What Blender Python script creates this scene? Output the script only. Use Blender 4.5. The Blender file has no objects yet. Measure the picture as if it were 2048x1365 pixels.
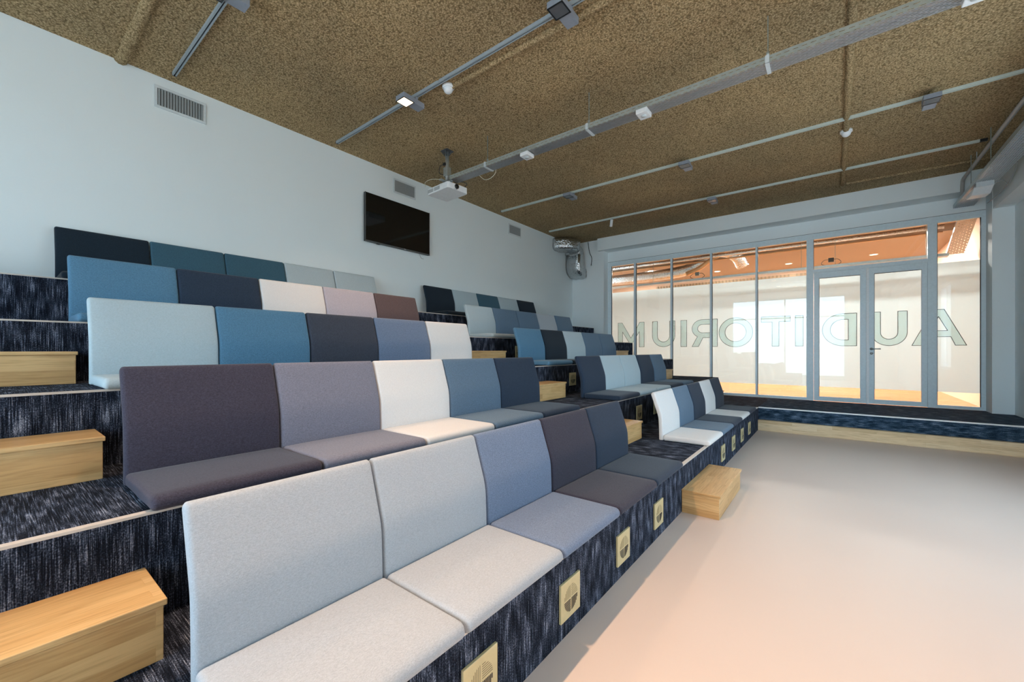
import bpy, bmesh, math, random
from mathutils import Vector, Matrix
random.seed(7)
PI = math.pi
SC = bpy.context.scene
COL = SC.collection

# ------------------------------------------------------------------ camera
H = 1.45
YAW = 0.6627
cam_d = bpy.data.cameras.new('camera')
cam = bpy.data.objects.new('camera', cam_d); COL.objects.link(cam)
cam.location = (0, 0, H)
cam.rotation_euler = (PI/2, 0, YAW)
cam_d.sensor_fit = 'HORIZONTAL'; cam_d.sensor_width = 36.0
cam_d.lens = 36.0*820.7/2048.0
cam_d.shift_y = (701.0-682.5)/2048.0
cam_d.clip_start = 0.02; cam_d.clip_end = 200
SC.camera = cam

# ------------------------------------------------------------------ world, view
SC.view_settings.view_transform = 'Standard'
SC.view_settings.look = 'None'
SC.view_settings.gamma = 1.0
SC.view_settings.use_curve_mapping = False
SC.view_settings.exposure = 0.0
w = bpy.data.worlds.new('sky'); SC.world = w; w.use_nodes = True
bg = w.node_tree.nodes['Background']
bg.inputs['Strength'].default_value = 9.2
_n = w.node_tree.nodes; _l = w.node_tree.links
_tc = _n.new('ShaderNodeTexCoord'); _sp = _n.new('ShaderNodeSeparateXYZ'); _rp = _n.new('ShaderNodeValToRGB')
_l.new(_tc.outputs['Generated'], _sp.inputs[0]); _l.new(_sp.outputs['Z'], _rp.inputs['Fac'])
_rp.color_ramp.elements[0].position = 0.0; _rp.color_ramp.elements[0].color = (0.40, 0.50, 0.57, 1)     # paving outside, below the horizon
_rp.color_ramp.elements[1].position = 0.03; _rp.color_ramp.elements[1].color = (0.58, 0.81, 1.0, 1)      # overcast blue sky
_l.new(_rp.outputs['Color'], bg.inputs['Color'])
try:
    SC.cycles.use_denoising = True
    SC.cycles.denoiser = 'OPENIMAGEDENOISE'
    SC.cycles.max_bounces = 10
    SC.cycles.diffuse_bounces = 5
    SC.cycles.glossy_bounces = 4
    SC.cycles.transparent_max_bounces = 12
    SC.cycles.caustics_reflective = False
    SC.cycles.caustics_refractive = False
    SC.cycles.sample_clamp_indirect = 6.0
except Exception:
    pass

LAMP_W = (1.0, 0.67, 0.45)       # warm flood lamps of the auditorium
CORR_W = (1.0, 0.95, 0.90)       # near-white corridor lamps; the warm light is put into ceiling and right wall colour
P_LAMP = 135.0       # flood lamps over the front row
P_LAMP_A = 26.0      # the lamp that glows in the picture
P_CORR = 160.0

def area(name, loc, sx, sy, power, color, rot=(0,0,0), parent=None, portal=False):
    d = bpy.data.lights.new(name, 'AREA'); d.shape = 'RECTANGLE'; d.size = sx; d.size_y = sy
    d.energy = power; d.color = color
    o = bpy.data.objects.new(name, d); COL.objects.link(o)
    o.location = loc; o.rotation_euler = rot
    if parent: o.parent = parent
    if portal: d.cycles.is_portal = True
    return o

# ------------------------------------------------------------------ helpers
def obj(name, bm, mat, parent=None, smooth=False, world=None):
    """link a bmesh as one mesh object; world=(x,y,z) is subtracted so that it can be drawn in room coordinates"""
    if world is not None:
        bmesh.ops.translate(bm, verts=bm.verts, vec=-Vector(world))
    bmesh.ops.recalc_face_normals(bm, faces=bm.faces)
    me = bpy.data.meshes.new(name); bm.to_mesh(me); bm.free()
    if smooth:
        for p in me.polygons: p.use_smooth = True
    o = bpy.data.objects.new(name, me); COL.objects.link(o)
    if mat is not None: me.materials.append(mat)
    if parent is not None: o.parent = parent
    return o

def box(bm, x0, x1, y0, y1, z0, z1):
    r = bmesh.ops.create_cube(bm, size=1.0)
    M = Matrix.Translation(((x0+x1)/2, (y0+y1)/2, (z0+z1)/2)) @ Matrix.Diagonal((abs(x1-x0), abs(y1-y0), abs(z1-z0), 1))
    bmesh.ops.transform(bm, matrix=M, verts=r['verts'])
    return r['verts']

def boxes(*bs):
    bm = bmesh.new()
    for b in bs: box(bm, *b)
    return bm

def bevel_all(bm, w, seg=2):
    bmesh.ops.bevel(bm, geom=list(bm.edges), offset=w, segments=seg, affect='EDGES', profile=0.5)
    return bm

def bbox(x0, x1, y0, y1, z0, z1, w=0.004, seg=2):
    return bevel_all(boxes((x0, x1, y0, y1, z0, z1)), w, seg)

def cyl(bm, p, q, r, n=16, r2=None):
    p = Vector(p); q = Vector(q); d = q-p
    M = Matrix.Translation((p+q)/2) @ d.to_track_quat('Z', 'Y').to_matrix().to_4x4()
    bmesh.ops.create_cone(bm, cap_ends=True, segments=n, radius1=r, radius2=r if r2 is None else r2, depth=d.length, matrix=M)
    return bm

def smooth_path(pts, n=8):
    """Catmull-Rom through pts"""
    P = [Vector(p) for p in pts]
    P = [P[0]*2-P[1]] + P + [P[-1]*2-P[-2]]
    out = []
    for i in range(1, len(P)-2):
        for k in range(n):
            t = k/n
            a, b, c, d = P[i-1], P[i], P[i+1], P[i+2]
            out.append(0.5*((2*b)+(c-a)*t+(2*a-5*b+4*c-d)*t*t+(3*b-a-3*c+d)*t**3))
    out.append(P[-2])
    return out

def tube(bm, path, r, n=8, rad=None, squash=(1, 1), up0=Vector((0, 0, 1))):
    path = [Vector(p) for p in path]
    rings = []
    for i, p in enumerate(path):
        t = (path[min(i+1, len(path)-1)]-path[max(i-1, 0)]).normalized()
        s = t.cross(up0)
        if s.length < 1e-3: s = t.cross(Vector((0, 1, 0)))
        s.normalize(); u = s.cross(t).normalized()
        rr = r if rad is None else rad(i/(len(path)-1), i)
        rings.append([bm.verts.new(p+(s*math.cos(a)*squash[0]+u*math.sin(a)*squash[1])*rr) for a in [2*PI*k/n for k in range(n)]])
    for a, b in zip(rings, rings[1:]):
        for k in range(n):
            bm.faces.new((a[k], a[(k+1) % n], b[(k+1) % n], b[k]))
    bm.faces.new(rings[0]); bm.faces.new(rings[-1][::-1])
    return bm

def thing(name, label, cat, loc=(0, 0, 0), group=None, rotz=0.0):
    o = bpy.data.objects.new(name, None); COL.objects.link(o)
    o.location = loc; o.rotation_euler = (0, 0, rotz)
    o.empty_display_size = 0.1
    o['label'] = label; o['category'] = cat
    if group: o['group'] = group
    return o

def tag(o, label, cat, group=None):
    o['label'] = label; o['category'] = cat
    if group: o['group'] = group
    return o

def struct(name, bm, mat, parent=None, smooth=False):
    o = obj(name, bm, mat, parent, smooth)
    if parent is None: o['kind'] = 'structure'
    return o

def sempty(name):
    o = bpy.data.objects.new(name, None); COL.objects.link(o); o['kind'] = 'structure'
    return o

def dup(root, loc, label, group=None):
    r = root.copy(); COL.objects.link(r); r.location = loc
    r['label'] = label
    if group: r['group'] = group
    for ch in list(root.children):
        c = ch.copy(); COL.objects.link(c); c.parent = r
        for g in ch.children:
            d = g.copy(); COL.objects.link(d); d.parent = c
    return r

# ------------------------------------------------------------------ materials
class NT:
    def __init__(s, name):
        s.m = bpy.data.materials.new(name); s.m.use_nodes = True
        s.t = s.m.node_tree; s.N = s.t.nodes; s.L = s.t.links
        s.b = s.N['Principled BSDF']; s.out = s.N['Material Output']
    def n(s, typ, **kw):
        x = s.N.new(typ)
        for k, v in kw.items():
            if k in x.inputs: x.inputs[k].default_value = v
            else: setattr(x, k, v)
        return x
    def link(s, a, b): s.L.new(a, b)
    def pos(s, scale=(1, 1, 1)):
        g = s.n('ShaderNodeNewGeometry'); m = s.n('ShaderNodeMapping')
        m.inputs['Scale'].default_value = scale
        s.link(g.outputs['Position'], m.inputs['Vector']); return m.outputs['Vector']
    def ramp(s, fac, stops, interp='LINEAR'):
        r = s.n('ShaderNodeValToRGB'); r.color_ramp.interpolation = interp
        e = r.color_ramp.elements
        while len(e) < len(stops): e.new(0.5)
        for k, (p, c) in enumerate(stops):
            e[k].position = p; e[k].color = (c[0], c[1], c[2], 1)
        s.link(fac, r.inputs['Fac']); return r.outputs['Color']
    def math(s, op, a, b=None, c=None):
        x = s.n('ShaderNodeMath', operation=op)
        for i, v in enumerate((a, b, c)):
            if v is None: continue
            if isinstance(v, (int, float)): x.inputs[i].default_value = v
            else: s.link(v, x.inputs[i])
        return x.outputs[0]
    def mix(s, fac, a, b, blend='MIX'):
        x = s.n('ShaderNodeMix', data_type='RGBA', blend_type=blend)
        for i, v in ((0, fac), (6, a), (7, b)):
            if isinstance(v, (int, float)): x.inputs[i].default_value = v
            elif isinstance(v, tuple): x.inputs[i].default_value = (v[0], v[1], v[2], 1)
            else: s.link(v, x.inputs[i])
        return x.outputs[2]
    def bump(s, h, strength, dist):
        b = s.n('ShaderNodeBump'); b.inputs['Strength'].default_value = strength; b.inputs['Distance'].default_value = dist
        s.link(h, b.inputs['Height']); s.link(b.outputs['Normal'], s.b.inputs['Normal']); return b
    def set(s, col=None, rough=None, metal=None, spec=None):
        if col is not None:
            if isinstance(col, tuple): s.b.inputs['Base Color'].default_value = (col[0], col[1], col[2], 1)
            else: s.link(col, s.b.inputs['Base Color'])
        if rough is not None: s.b.inputs['Roughness'].default_value = rough
        if metal is not None: s.b.inputs['Metallic'].default_value = metal
        if spec is not None: s.b.inputs['Specular IOR Level'].default_value = spec
        return s.m

def simple(name, col, rough=0.5, metal=0.0, spec=0.5, var=0.04, scale=30.0):
    t = NT(name)
    no = t.n('ShaderNodeTexNoise'); no.inputs['Scale'].default_value = scale; no.inputs['Detail'].default_value = 4
    t.link(t.pos(), no.inputs['Vector'])
    lo = tuple(c*(1-var) for c in col); hi = tuple(min(1, c*(1+var)) for c in col)
    return t.set(t.ramp(no.outputs['Fac'], [(0.3, lo), (0.7, hi)]), rough, metal, spec)

def m_wall(name, col=(0.80, 0.82, 0.82)):
    t = NT(name)
    no = t.n('ShaderNodeTexNoise'); no.inputs['Scale'].default_value = 160; no.inputs['Detail'].default_value = 3
    t.link(t.pos(), no.inputs['Vector'])
    t.bump(no.outputs['Fac'], 0.15, 0.002)
    n2 = t.n('ShaderNodeTexNoise'); n2.inputs['Scale'].default_value = 1.3; n2.inputs['Detail'].default_value = 2
    t.link(t.pos(), n2.inputs['Vector'])
    c = t.ramp(n2.outputs['Fac'], [(0.3, tuple(x*0.985 for x in col)), (0.7, col)])
    return t.set(c, 0.75, 0, 0.3)

def m_ceiling():
    t = NT('sprayed_ceiling')
    v = t.n('ShaderNodeTexVoronoi'); v.inputs['Scale'].default_value = 62; v.inputs['Randomness'].default_value = 1
    n1 = t.n('ShaderNodeTexNoise'); n1.inputs['Scale'].default_value = 75; n1.inputs['Detail'].default_value = 5; n1.inputs['Roughness'].default_value = 0.65
    n0 = t.n('ShaderNodeTexNoise'); n0.inputs['Scale'].default_value = 0.8; n0.inputs['Detail'].default_value = 3
    p = t.pos()
    for x in (v, n1, n0): t.link(p, x.inputs['Vector'])
    hgt = t.math('ADD', t.math('MULTIPLY', v.outputs['Distance'], -0.8), t.math('MULTIPLY', n1.outputs['Fac'], 1.5))
    c = t.ramp(hgt, [(0.0, (0.20, 0.14, 0.07)), (0.38, (0.45, 0.325, 0.175)), (0.72, (0.74, 0.57, 0.345))])
    c2 = t.mix(1.0, c, t.ramp(n0.outputs['Fac'], [(0.35, (0.88, 0.88, 0.88)), (0.65, (1.1, 1.08, 1.04))]), 'MULTIPLY')
    t.bump(hgt, 0.8, 0.014)
    return t.set(c2, 0.95, 0, 0.1)

def m_floor():
    t = NT('poured_resin_floor')
    n0 = t.n('ShaderNodeTexNoise'); n0.inputs['Scale'].default_value = 1.1; n0.inputs['Detail'].default_value = 4
    n1 = t.n('ShaderNodeTexNoise'); n1.inputs['Scale'].default_value = 9; n1.inputs['Detail'].default_value = 5
    p = t.pos(); t.link(p, n0.inputs['Vector']); t.link(p, n1.inputs['Vector'])
    c = t.ramp(n0.outputs['Fac'], [(0.3, (0.635, 0.525, 0.46)), (0.7, (0.65, 0.54, 0.475))])
    r = t.ramp(n1.outputs['Fac'], [(0.3, (0.27, 0.27, 0.27)), (0.7, (0.30, 0.30, 0.30))])
    return t.set(c, 0.46, 0, 0.45)

def m_carpet(name, axis):
    """axis 'tier': loops run front to back and down the risers; 'stage': loops run along x"""
    t = NT(name)
    g = t.n('ShaderNodeNewGeometry'); sx = t.n('ShaderNodeSeparateXYZ'); t.link(g.outputs['Position'], sx.inputs[0])
    X, Y, Z = sx.outputs
    if axis == 'tier': across, along = Y, t.math('SUBTRACT', X, Z)
    else: across, along = t.math('ADD', Y, Z), X
    def comb(a, b):
        c = t.n('ShaderNodeCombineXYZ')
        t.link(t.math('MULTIPLY', across, a), c.inputs[0]); t.link(t.math('MULTIPLY', along, b), c.inputs[1]); return c.outputs[0]
    n1 = t.n('ShaderNodeTexNoise'); n1.inputs['Scale'].default_value = 1; n1.inputs['Detail'].default_value = 2
    t.link(comb(240, 7), n1.inputs['Vector'])
    n2 = t.n('ShaderNodeTexNoise'); n2.inputs['Scale'].default_value = 1; n2.inputs['Detail'].default_value = 2
    t.link(comb(240, 150), n2.inputs['Vector'])
    n3 = t.n('ShaderNodeTexNoise'); n3.inputs['Scale'].default_value = 1; n3.inputs['Detail'].default_value = 3
    t.link(comb(16, 7), n3.inputs['Vector'])
    a = t.math('MULTIPLY', n1.outputs['Fac'], 0.90)
    b = t.math('MULTIPLY', n2.outputs['Fac'], 0.60)
    c = t.math('MULTIPLY', n3.outputs['Fac'], 0.60)
    s = t.math('ADD', t.math('ADD', a, b), c)
    sc = t.math('MULTIPLY', s, 0.5)
    if axis == 'tier': stops = [(0.463, (0.005, 0.007, 0.013)), (0.533, (0.021, 0.028, 0.046)), (0.603, (0.105, 0.13, 0.19)), (0.673, (0.38, 0.42, 0.52))]
    else: stops = [(0.463, (0.009, 0.020, 0.036)), (0.533, (0.028, 0.055, 0.092)), (0.603, (0.095, 0.155, 0.235)), (0.673, (0.34, 0.40, 0.50))]
    col = t.ramp(sc, stops)
    t.bump(t.math('ADD', n1.outputs['Fac'], n2.outputs['Fac']), 0.7, 0.004)
    return t.set(col, 0.95, 0, 0.1)

def m_wood(name, cols, along='Y', rough=0.38, board=(0.55, 0.062)):
    """finger-jointed oak boards; along = axis of the grain"""
    t = NT(name)
    g = t.n('ShaderNodeNewGeometry'); sx = t.n('ShaderNodeSeparateXYZ'); t.link(g.outputs['Position'], sx.inputs[0])
    X, Y, Z = sx.outputs
    sn = t.n('ShaderNodeSeparateXYZ'); t.link(g.outputs['Normal'], sn.inputs[0])
    if along == 'Y':
        e = t.math('GREATER_THAN', t.math('ABSOLUTE', sn.outputs[1]), 0.7)          # end faces: boards lie level
        u = t.math('ADD', t.math('MULTIPLY', Y, t.math('SUBTRACT', 1.0, e)), t.math('MULTIPLY', X, e))
        v = t.math('ADD', t.math('MULTIPLY', t.math('SUBTRACT', X, Z), t.math('SUBTRACT', 1.0, e)), t.math('MULTIPLY', Z, e))
    else: u, v = X, t.math('ADD', Y, Z)
    c = t.n('ShaderNodeCombineXYZ'); t.link(u, c.inputs[0]); t.link(v, c.inputs[1])
    br = t.n('ShaderNodeTexBrick')
    br.inputs['Scale'].default_value = 1; br.inputs['Brick Width'].default_value = board[0]; br.inputs['Row Height'].default_value = board[1]
    br.inputs['Mortar Size'].default_value = 0.0006; br.offset = 0.37
    br.inputs['Color1'].default_value = (0, 0, 0, 1); br.inputs['Color2'].default_value = (1, 1, 1, 1); br.inputs['Mortar'].default_value = (0.2, 0.2, 0.2, 1)
    br.inputs['Bias'].default_value = 0.0
    t.link(c.outputs[0], br.inputs['Vector'])
    c2 = t.n('ShaderNodeCombineXYZ')
    t.link(t.math('MULTIPLY', u, 5), c2.inputs[0]); t.link(t.math('MULTIPLY', v, 75), c2.inputs[1]); t.link(t.math('MULTIPLY', br.outputs['Color'], 40), c2.inputs[2])
    n1 = t.n('ShaderNodeTexNoise'); n1.inputs['Scale'].default_value = 1; n1.inputs['Detail'].default_value = 6; n1.inputs['Distortion'].default_value = 0.6
    t.link(c2.outputs[0], n1.inputs['Vector'])
    base = t.ramp(br.outputs['Color'], [(0.0, cols[0]), (0.5, cols[1]), (1.0, cols[2])])
    grain = t.ramp(n1.outputs['Fac'], [(0.25, (0.74, 0.68, 0.60)), (0.55, (1, 1, 1)), (0.8, (1.06, 1.05, 1.03))])
    t.bump(n1.outputs['Fac'], 0.15, 0.001)
    return t.set(t.mix(1.0, base, grain, 'MULTIPLY'), rough, 0, 0.5)

def m_fabric(name, col, fleck):
    """felted wool melange"""
    t = NT(name)
    tc = t.n('ShaderNodeNewGeometry')
    n1 = t.n('ShaderNodeTexNoise'); n1.inputs['Scale'].default_value = 700; n1.inputs['Detail'].default_value = 3
    n2 = t.n('ShaderNodeTexNoise'); n2.inputs['Scale'].default_value = 230; n2.inputs['Detail'].default_value = 4
    m = t.pos((1, 0.45, 1)); t.link(m, n1.inputs['Vector']); t.link(m, n2.inputs['Vector'])
    s = t.math('ADD', t.math('MULTIPLY', n1.outputs['Fac'], 0.6), t.math('MULTIPLY', n2.outputs['Fac'], 0.4))
    c = t.ramp(s, [(0.36, tuple(x*(1-fleck) for x in col)), (0.5, col), (0.64, tuple(min(0.95, x*(1+fleck)) for x in col))])
    t.bump(s, 0.35, 0.0025)
    t.b.inputs['Sheen Weight'].default_value = 0.12
    t.b.inputs['Sheen Roughness'].default_value = 0.5
    return t.set(c, 0.93, 0, 0.15)

def m_metal(name, col, rough=0.35, metal=0.9, slots=None, scale=25):
    t = NT(name)
    no = t.n('ShaderNodeTexNoise'); no.inputs['Scale'].default_value = scale; no.inputs['Detail'].default_value = 4
    t.link(t.pos(), no.inputs['Vector'])
    c = t.ramp(no.outputs['Fac'], [(0.3, tuple(x*0.85 for x in col)), (0.7, col)])
    t.set(c, rough, metal)
    if slots:
        ax, ay, bw, bh, mort = slots
        g = t.n('ShaderNodeNewGeometry'); sx = t.n('ShaderNodeSeparateXYZ'); t.link(g.outputs['Position'], sx.inputs[0])
        cc = t.n('ShaderNodeCombineXYZ')
        t.link(sx.outputs[ax], cc.inputs[0])
        t.link(sx.outputs[ay], cc.inputs[1])
        br = t.n('ShaderNodeTexBrick'); br.offset = 0.5
        br.inputs['Scale'].default_value = 1; br.inputs['Brick Width'].default_value = bw; br.inputs['Row Height'].default_value = bh
        br.inputs['Mortar Size'].default_value = mort; br.inputs['Mortar Smooth'].default_value = 0
        t.link(cc.outputs[0], br.inputs['Vector'])
        tr = t.n('ShaderNodeBsdfTransparent'); mx = t.n('ShaderNodeMixShader')
        t.link(br.outputs['Fac'], mx.inputs[0]); t.link(tr.outputs[0], mx.inputs[1]); t.link(t.b.outputs[0], mx.inputs[2])
        t.link(mx.outputs[0], t.out.inputs['Surface'])
    return t.m

def m_glass():
    t = NT('clear_glass')
    tr = t.n('ShaderNodeBsdfTransparent'); tr.inputs['Color'].default_value = (0.95, 0.975, 0.965, 1)
    gl = t.n('ShaderNodeBsdfGlossy'); gl.inputs['Roughness'].default_value = 0.0
    fr = t.n('ShaderNodeFresnel'); fr.inputs['IOR'].default_value = 1.5
    mx = t.n('ShaderNodeMixShader'); t.link(fr.outputs[0], mx.inputs[0]); t.link(tr.outputs[0], mx.inputs[1]); t.link(gl.outputs[0], mx.inputs[2])
    t.link(mx.outputs[0], t.out.inputs['Surface']); return t.m

def m_film(name, col, trans):
    t = NT(name)
    t.set(col, 0.6, 0, 0.3)
    tl = t.n('ShaderNodeBsdfTranslucent'); tl.inputs['Color'].default_value = (col[0], col[1], col[2], 1)
    mx = t.n('ShaderNodeMixShader'); mx.inputs[0].default_value = trans
    t.link(t.b.outputs[0], mx.inputs[1]); t.link(tl.outputs[0], mx.inputs[2]); t.link(mx.outputs[0], t.out.inputs['Surface'])
    return t.m

def m_tint(name, col, body):
    t = NT(name); t.set(col, 0.5, 0, 0.3)
    tr = t.n('ShaderNodeBsdfTransparent'); tr.inputs['Color'].default_value = (0.95, 1.0, 0.99, 1)
    mx = t.n('ShaderNodeMixShader'); mx.inputs[0].default_value = body
    t.link(tr.outputs[0], mx.inputs[1]); t.link(t.b.outputs[0], mx.inputs[2]); t.link(mx.outputs[0], t.out.inputs['Surface'])
    return t.m

def m_emit(name, col, strength):
    t = NT(name); e = t.n('ShaderNodeEmission'); e.inputs['Color'].default_value = (col[0], col[1], col[2], 1); e.inputs['Strength'].default_value = strength
    t.link(e.outputs[0], t.out.inputs['Surface']); return t.m

def m_foil():
    t = NT('crinkled_foil')
    v = t.n('ShaderNodeTexVoronoi'); v.inputs['Scale'].default_value = 16; v.feature = 'DISTANCE_TO_EDGE'
    no = t.n('ShaderNodeTexNoise'); no.inputs['Scale'].default_value = 22; no.inputs['Detail'].default_value = 4; no.inputs['Distortion'].default_value = 1.0
    p = t.pos(); t.link(p, v.inputs['Vector']); t.link(p, no.inputs['Vector'])
    t.bump(t.math('ADD', v.outputs['Distance'], no.outputs['Fac']), 0.5, 0.02)
    return t.set((0.62, 0.63, 0.63), 0.24, 1.0)

M = {}
M['wall'] = m_wall('white_wall_paint', (0.76, 0.83, 0.84))
M['wall_lightened'] = m_wall('white_wall_paint_lightened', (0.84, 0.90, 0.91))  # same white paint brightened to stand in for light missing at the far end
M['corr_wall'] = m_wall('corridor_wall_paint', (0.86, 0.78, 0.70))
M['corr_ceil'] = m_wall('corridor_ceiling_warm_lit', (0.33, 0.23, 0.155))  # orange of the warm corridor light mixed into the ceiling colour
M['ceiling'] = m_ceiling()
M['floor'] = m_floor()
M['carpet'] = m_carpet('blue_black_loop_carpet', 'tier')
M['carpet_stage'] = m_carpet('blue_black_loop_carpet_stage', 'stage')
OAK = ((0.56, 0.33, 0.13), (0.64, 0.40, 0.17), (0.70, 0.46, 0.21))
M['oak'] = m_wood('finger_jointed_oak', OAK, 'Y')
M['oak_x'] = m_wood('finger_jointed_oak_stage', ((0.66, 0.47, 0.26), (0.76, 0.56, 0.33), (0.82, 0.64, 0.41)), 'X')
M['parquet'] = m_wood('corridor_wood_floor', ((0.35, 0.155, 0.055), (0.40, 0.18, 0.065), (0.45, 0.22, 0.085)), 'X', 0.25, (1.2, 0.14))
M['nosing'] = simple('pale_nosing_strip', (0.60, 0.55, 0.50), 0.45)
M['alu'] = simple('frame_lacquer', (0.70, 0.80, 0.84), 0.4)
M['alu_dark'] = simple('dark_gasket', (0.03, 0.035, 0.04), 0.6)
M['steel'] = m_metal('galvanised_steel', (0.55, 0.60, 0.60), 0.38, 0.75)
M['steel_slot'] = m_metal('slotted_tray_side', (0.55, 0.62, 0.60), 0.38, 0.6, (0, 2, 0.062, 0.03, 0.0125))
M['steel_perf'] = m_metal('perforated_tray_bottom', (0.46, 0.47, 0.50), 0.38, 0.6, (0, 1, 0.062, 0.021, 0.0070))
M['steel_perf_y'] = m_metal('perforated_tray_bottom_far', (0.42, 0.46, 0.50), 0.4, 0.6, (1, 0, 0.062, 0.024, 0.0085))
M['track'] = simple('grey_track', (0.34, 0.39, 0.42), 0.4)
M['track_pale'] = simple('pale_track', (0.55, 0.62, 0.57), 0.4)
M['track_slot'] = simple('track_slot_black', (0.012, 0.014, 0.018), 0.5)
M['lamp_grey'] = simple('lamp_housing_grey', (0.26, 0.29, 0.34), 0.45)
M['lamp_black'] = simple('lamp_bezel_black', (0.01, 0.011, 0.013), 0.4)
M['lamp_glass_off'] = simple('lamp_glass_dark', (0.10, 0.105, 0.115), 0.15)
M['lamp_glass_on'] = m_emit('lamp_glass_lit', (1.0, 0.72, 0.42), 9.0)
M['white_plastic'] = simple('white_plastic', (0.82, 0.84, 0.85), 0.35)
M['grille_white'] = simple('white_grille_metal', (0.62, 0.68, 0.70), 0.45)
M['louver'] = simple('grey_louver', (0.26, 0.28, 0.28), 0.5)
M['dark'] = simple('dark_void', (0.015, 0.017, 0.018), 0.8)
M['black'] = simple('black_plastic', (0.012, 0.012, 0.013), 0.4)
M['screen'] = simple('black_screen_glass', (0.006, 0.0055, 0.005), 0.06)
M['brass'] = simple('brass_anodised_plate', (0.60, 0.52, 0.29), 0.4, 0.15)
M['slot_shade_tan'] = simple('slot_shadow', (0.20, 0.16, 0.09), 0.7)  # tan shadow tone painted on the fine upper slots
M['pipe'] = simple('grey_conduit', (0.42, 0.41, 0.39), 0.5)
M['rod'] = simple('threaded_rod', (0.30, 0.34, 0.31), 0.5, 0.5)
M['cable_white'] = simple('cream_cable', (0.62, 0.60, 0.48), 0.5)
M['cable_grey'] = simple('grey_cable', (0.38, 0.40, 0.40), 0.5)
M['foil'] = m_foil()
M['glass'] = m_glass()
M['film'] = m_film('frosted_film', (0.88, 0.95, 0.97), 0.58)
M['letter_film'] = m_tint('pale_letter_film', (0.74, 0.86, 0.83), 0.20)
M['letter_edge'] = simple('letter_cut_line', (0.03, 0.035, 0.035), 0.6)
M['slat'] = simple('brown_slat', (0.22, 0.15, 0.08), 0.6)
M['down_on'] = m_emit('downlight_lit', (1.0, 0.80, 0.58), 6.0)

# fabrics of the cushions
F = {}
FCOL = {
 'light grey': ((0.385, 0.42, 0.46), 0.16),
 'white':      ((0.72, 0.71, 0.70), 0.08),
 'pale blue-grey': ((0.43, 0.52, 0.56), 0.12),
 'mid grey':   ((0.155, 0.205, 0.30), 0.30),
 'dark plum':  ((0.040, 0.040, 0.060), 0.40),
 'charcoal':   ((0.050, 0.058, 0.080), 0.40),
 'lilac grey': ((0.19, 0.195, 0.25), 0.28),
 'pinkish grey': ((0.44, 0.41, 0.46), 0.2),
 'steel blue': ((0.090, 0.205, 0.315), 0.30),
 'teal blue':  ((0.045, 0.110, 0.155), 0.30),
 'slate blue': ((0.110, 0.172, 0.245), 0.30),
 'navy':       ((0.024, 0.040, 0.068), 0.35),
 'black-blue': ((0.012, 0.022, 0.034), 0.35),
 'plum':       ((0.050, 0.046, 0.068), 0.40),
 'brown':      ((0.115, 0.080, 0.082), 0.30),
}
for k, (c, f) in FCOL.items(): F[k] = m_fabric('felt_'+k.replace(' ', '_').replace('-', '_'), c, f)

# ------------------------------------------------------------------ layout numbers (metres)
R = 0.412                                     # riser height
XT = [0, -1.065, -2.08, -3.11, -4.13, -5.14]  # front edge of tier k
XB = -5.81                                    # wall behind the tiers
ZC = 4.45                                     # ceiling
YG = 10.50                                    # glazed wall
YP = 10.23                                    # pier left of the glazing
YS = 8.64                                     # stage front
XR = 2.31                                     # right wall
YF = -4.0                                     # wall behind the camera
W = 0.678
YA, YB = 0.385, 4.77                          # first cushion edge of the near and the far block

# ------------------------------------------------------------------ shell
struct('floor', boxes((XB-0.3, XR+0.3, YF-0.3, YG+0.1, -0.12, 0.0)), M['floor'])
struct('ceiling', boxes((XB-0.3, XR+0.3, YF-0.3, YG+0.2, ZC, ZC+0.15)), M['ceiling'])
struct('wall_left', boxes((XB-0.2, XB, YF-0.3, YG+0.2, 0, ZC)), M['wall'])
# wall behind the camera with one wide window
wx0, wx1, wz0, wz1 = -4.3, 0.48, 0.15, 4.10
struct('wall_front', boxes((XB, wx0, YF-0.2, YF, 0, ZC), (wx1, XR, YF-0.2, YF, 0, ZC), (wx0, wx1, YF-0.2, YF, 0, wz0), (wx0, wx1, YF-0.2, YF, wz1, ZC)), M['wall'])
fr = bmesh.new()
nb = 4
for k in range(nb+1):
    x = wx0+(wx1-wx0)*k/nb
    box(fr, x-0.03, x+0.03, YF-0.14, YF-0.06, wz0, wz1)
for z in (wz0+0.03, wz1-0.03, 3.1): box(fr, wx0, wx1, YF-0.14, YF-0.06, z-0.03, z+0.03)
wf = sempty('window_1'); obj('window_frame', fr, M['alu'], wf)
# right wall with two unseen windows, added to light the far seats and floor
ry = [(3.0, 4.3), (4.7, 6.4)]
rz0, rz1 = 0.95, 3.2
bs = []
prev = YF
for a, b in ry:
    bs.append((XR, XR+0.2, prev, a, 0, ZC)); bs.append((XR, XR+0.2, a, b, 0, rz0)); bs.append((XR, XR+0.2, a, b, rz1, ZC)); prev = b
bs.append((XR, XR+0.2, prev, 10.15, 0, ZC))
struct('wall_right', boxes(*bs), M['wall_lightened'])
for i, (a, b) in enumerate(ry):
    fb = boxes((XR+0.06, XR+0.13, a, b, rz0, rz0+0.06), (XR+0.06, XR+0.13, a, b, rz1-0.06, rz1), (XR+0.06, XR+0.13, a, a+0.06, rz0, rz1),
               (XR+0.06, XR+0.13, b-0.06, b, rz0, rz1), (XR+0.06, XR+0.13, (a+b)/2-0.03, (a+b)/2+0.03, rz0, rz1))
    e = sempty('window_%d' % (i+2)); obj('window_frame', fb, M['alu'], e)  # frames of the two added windows
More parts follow.
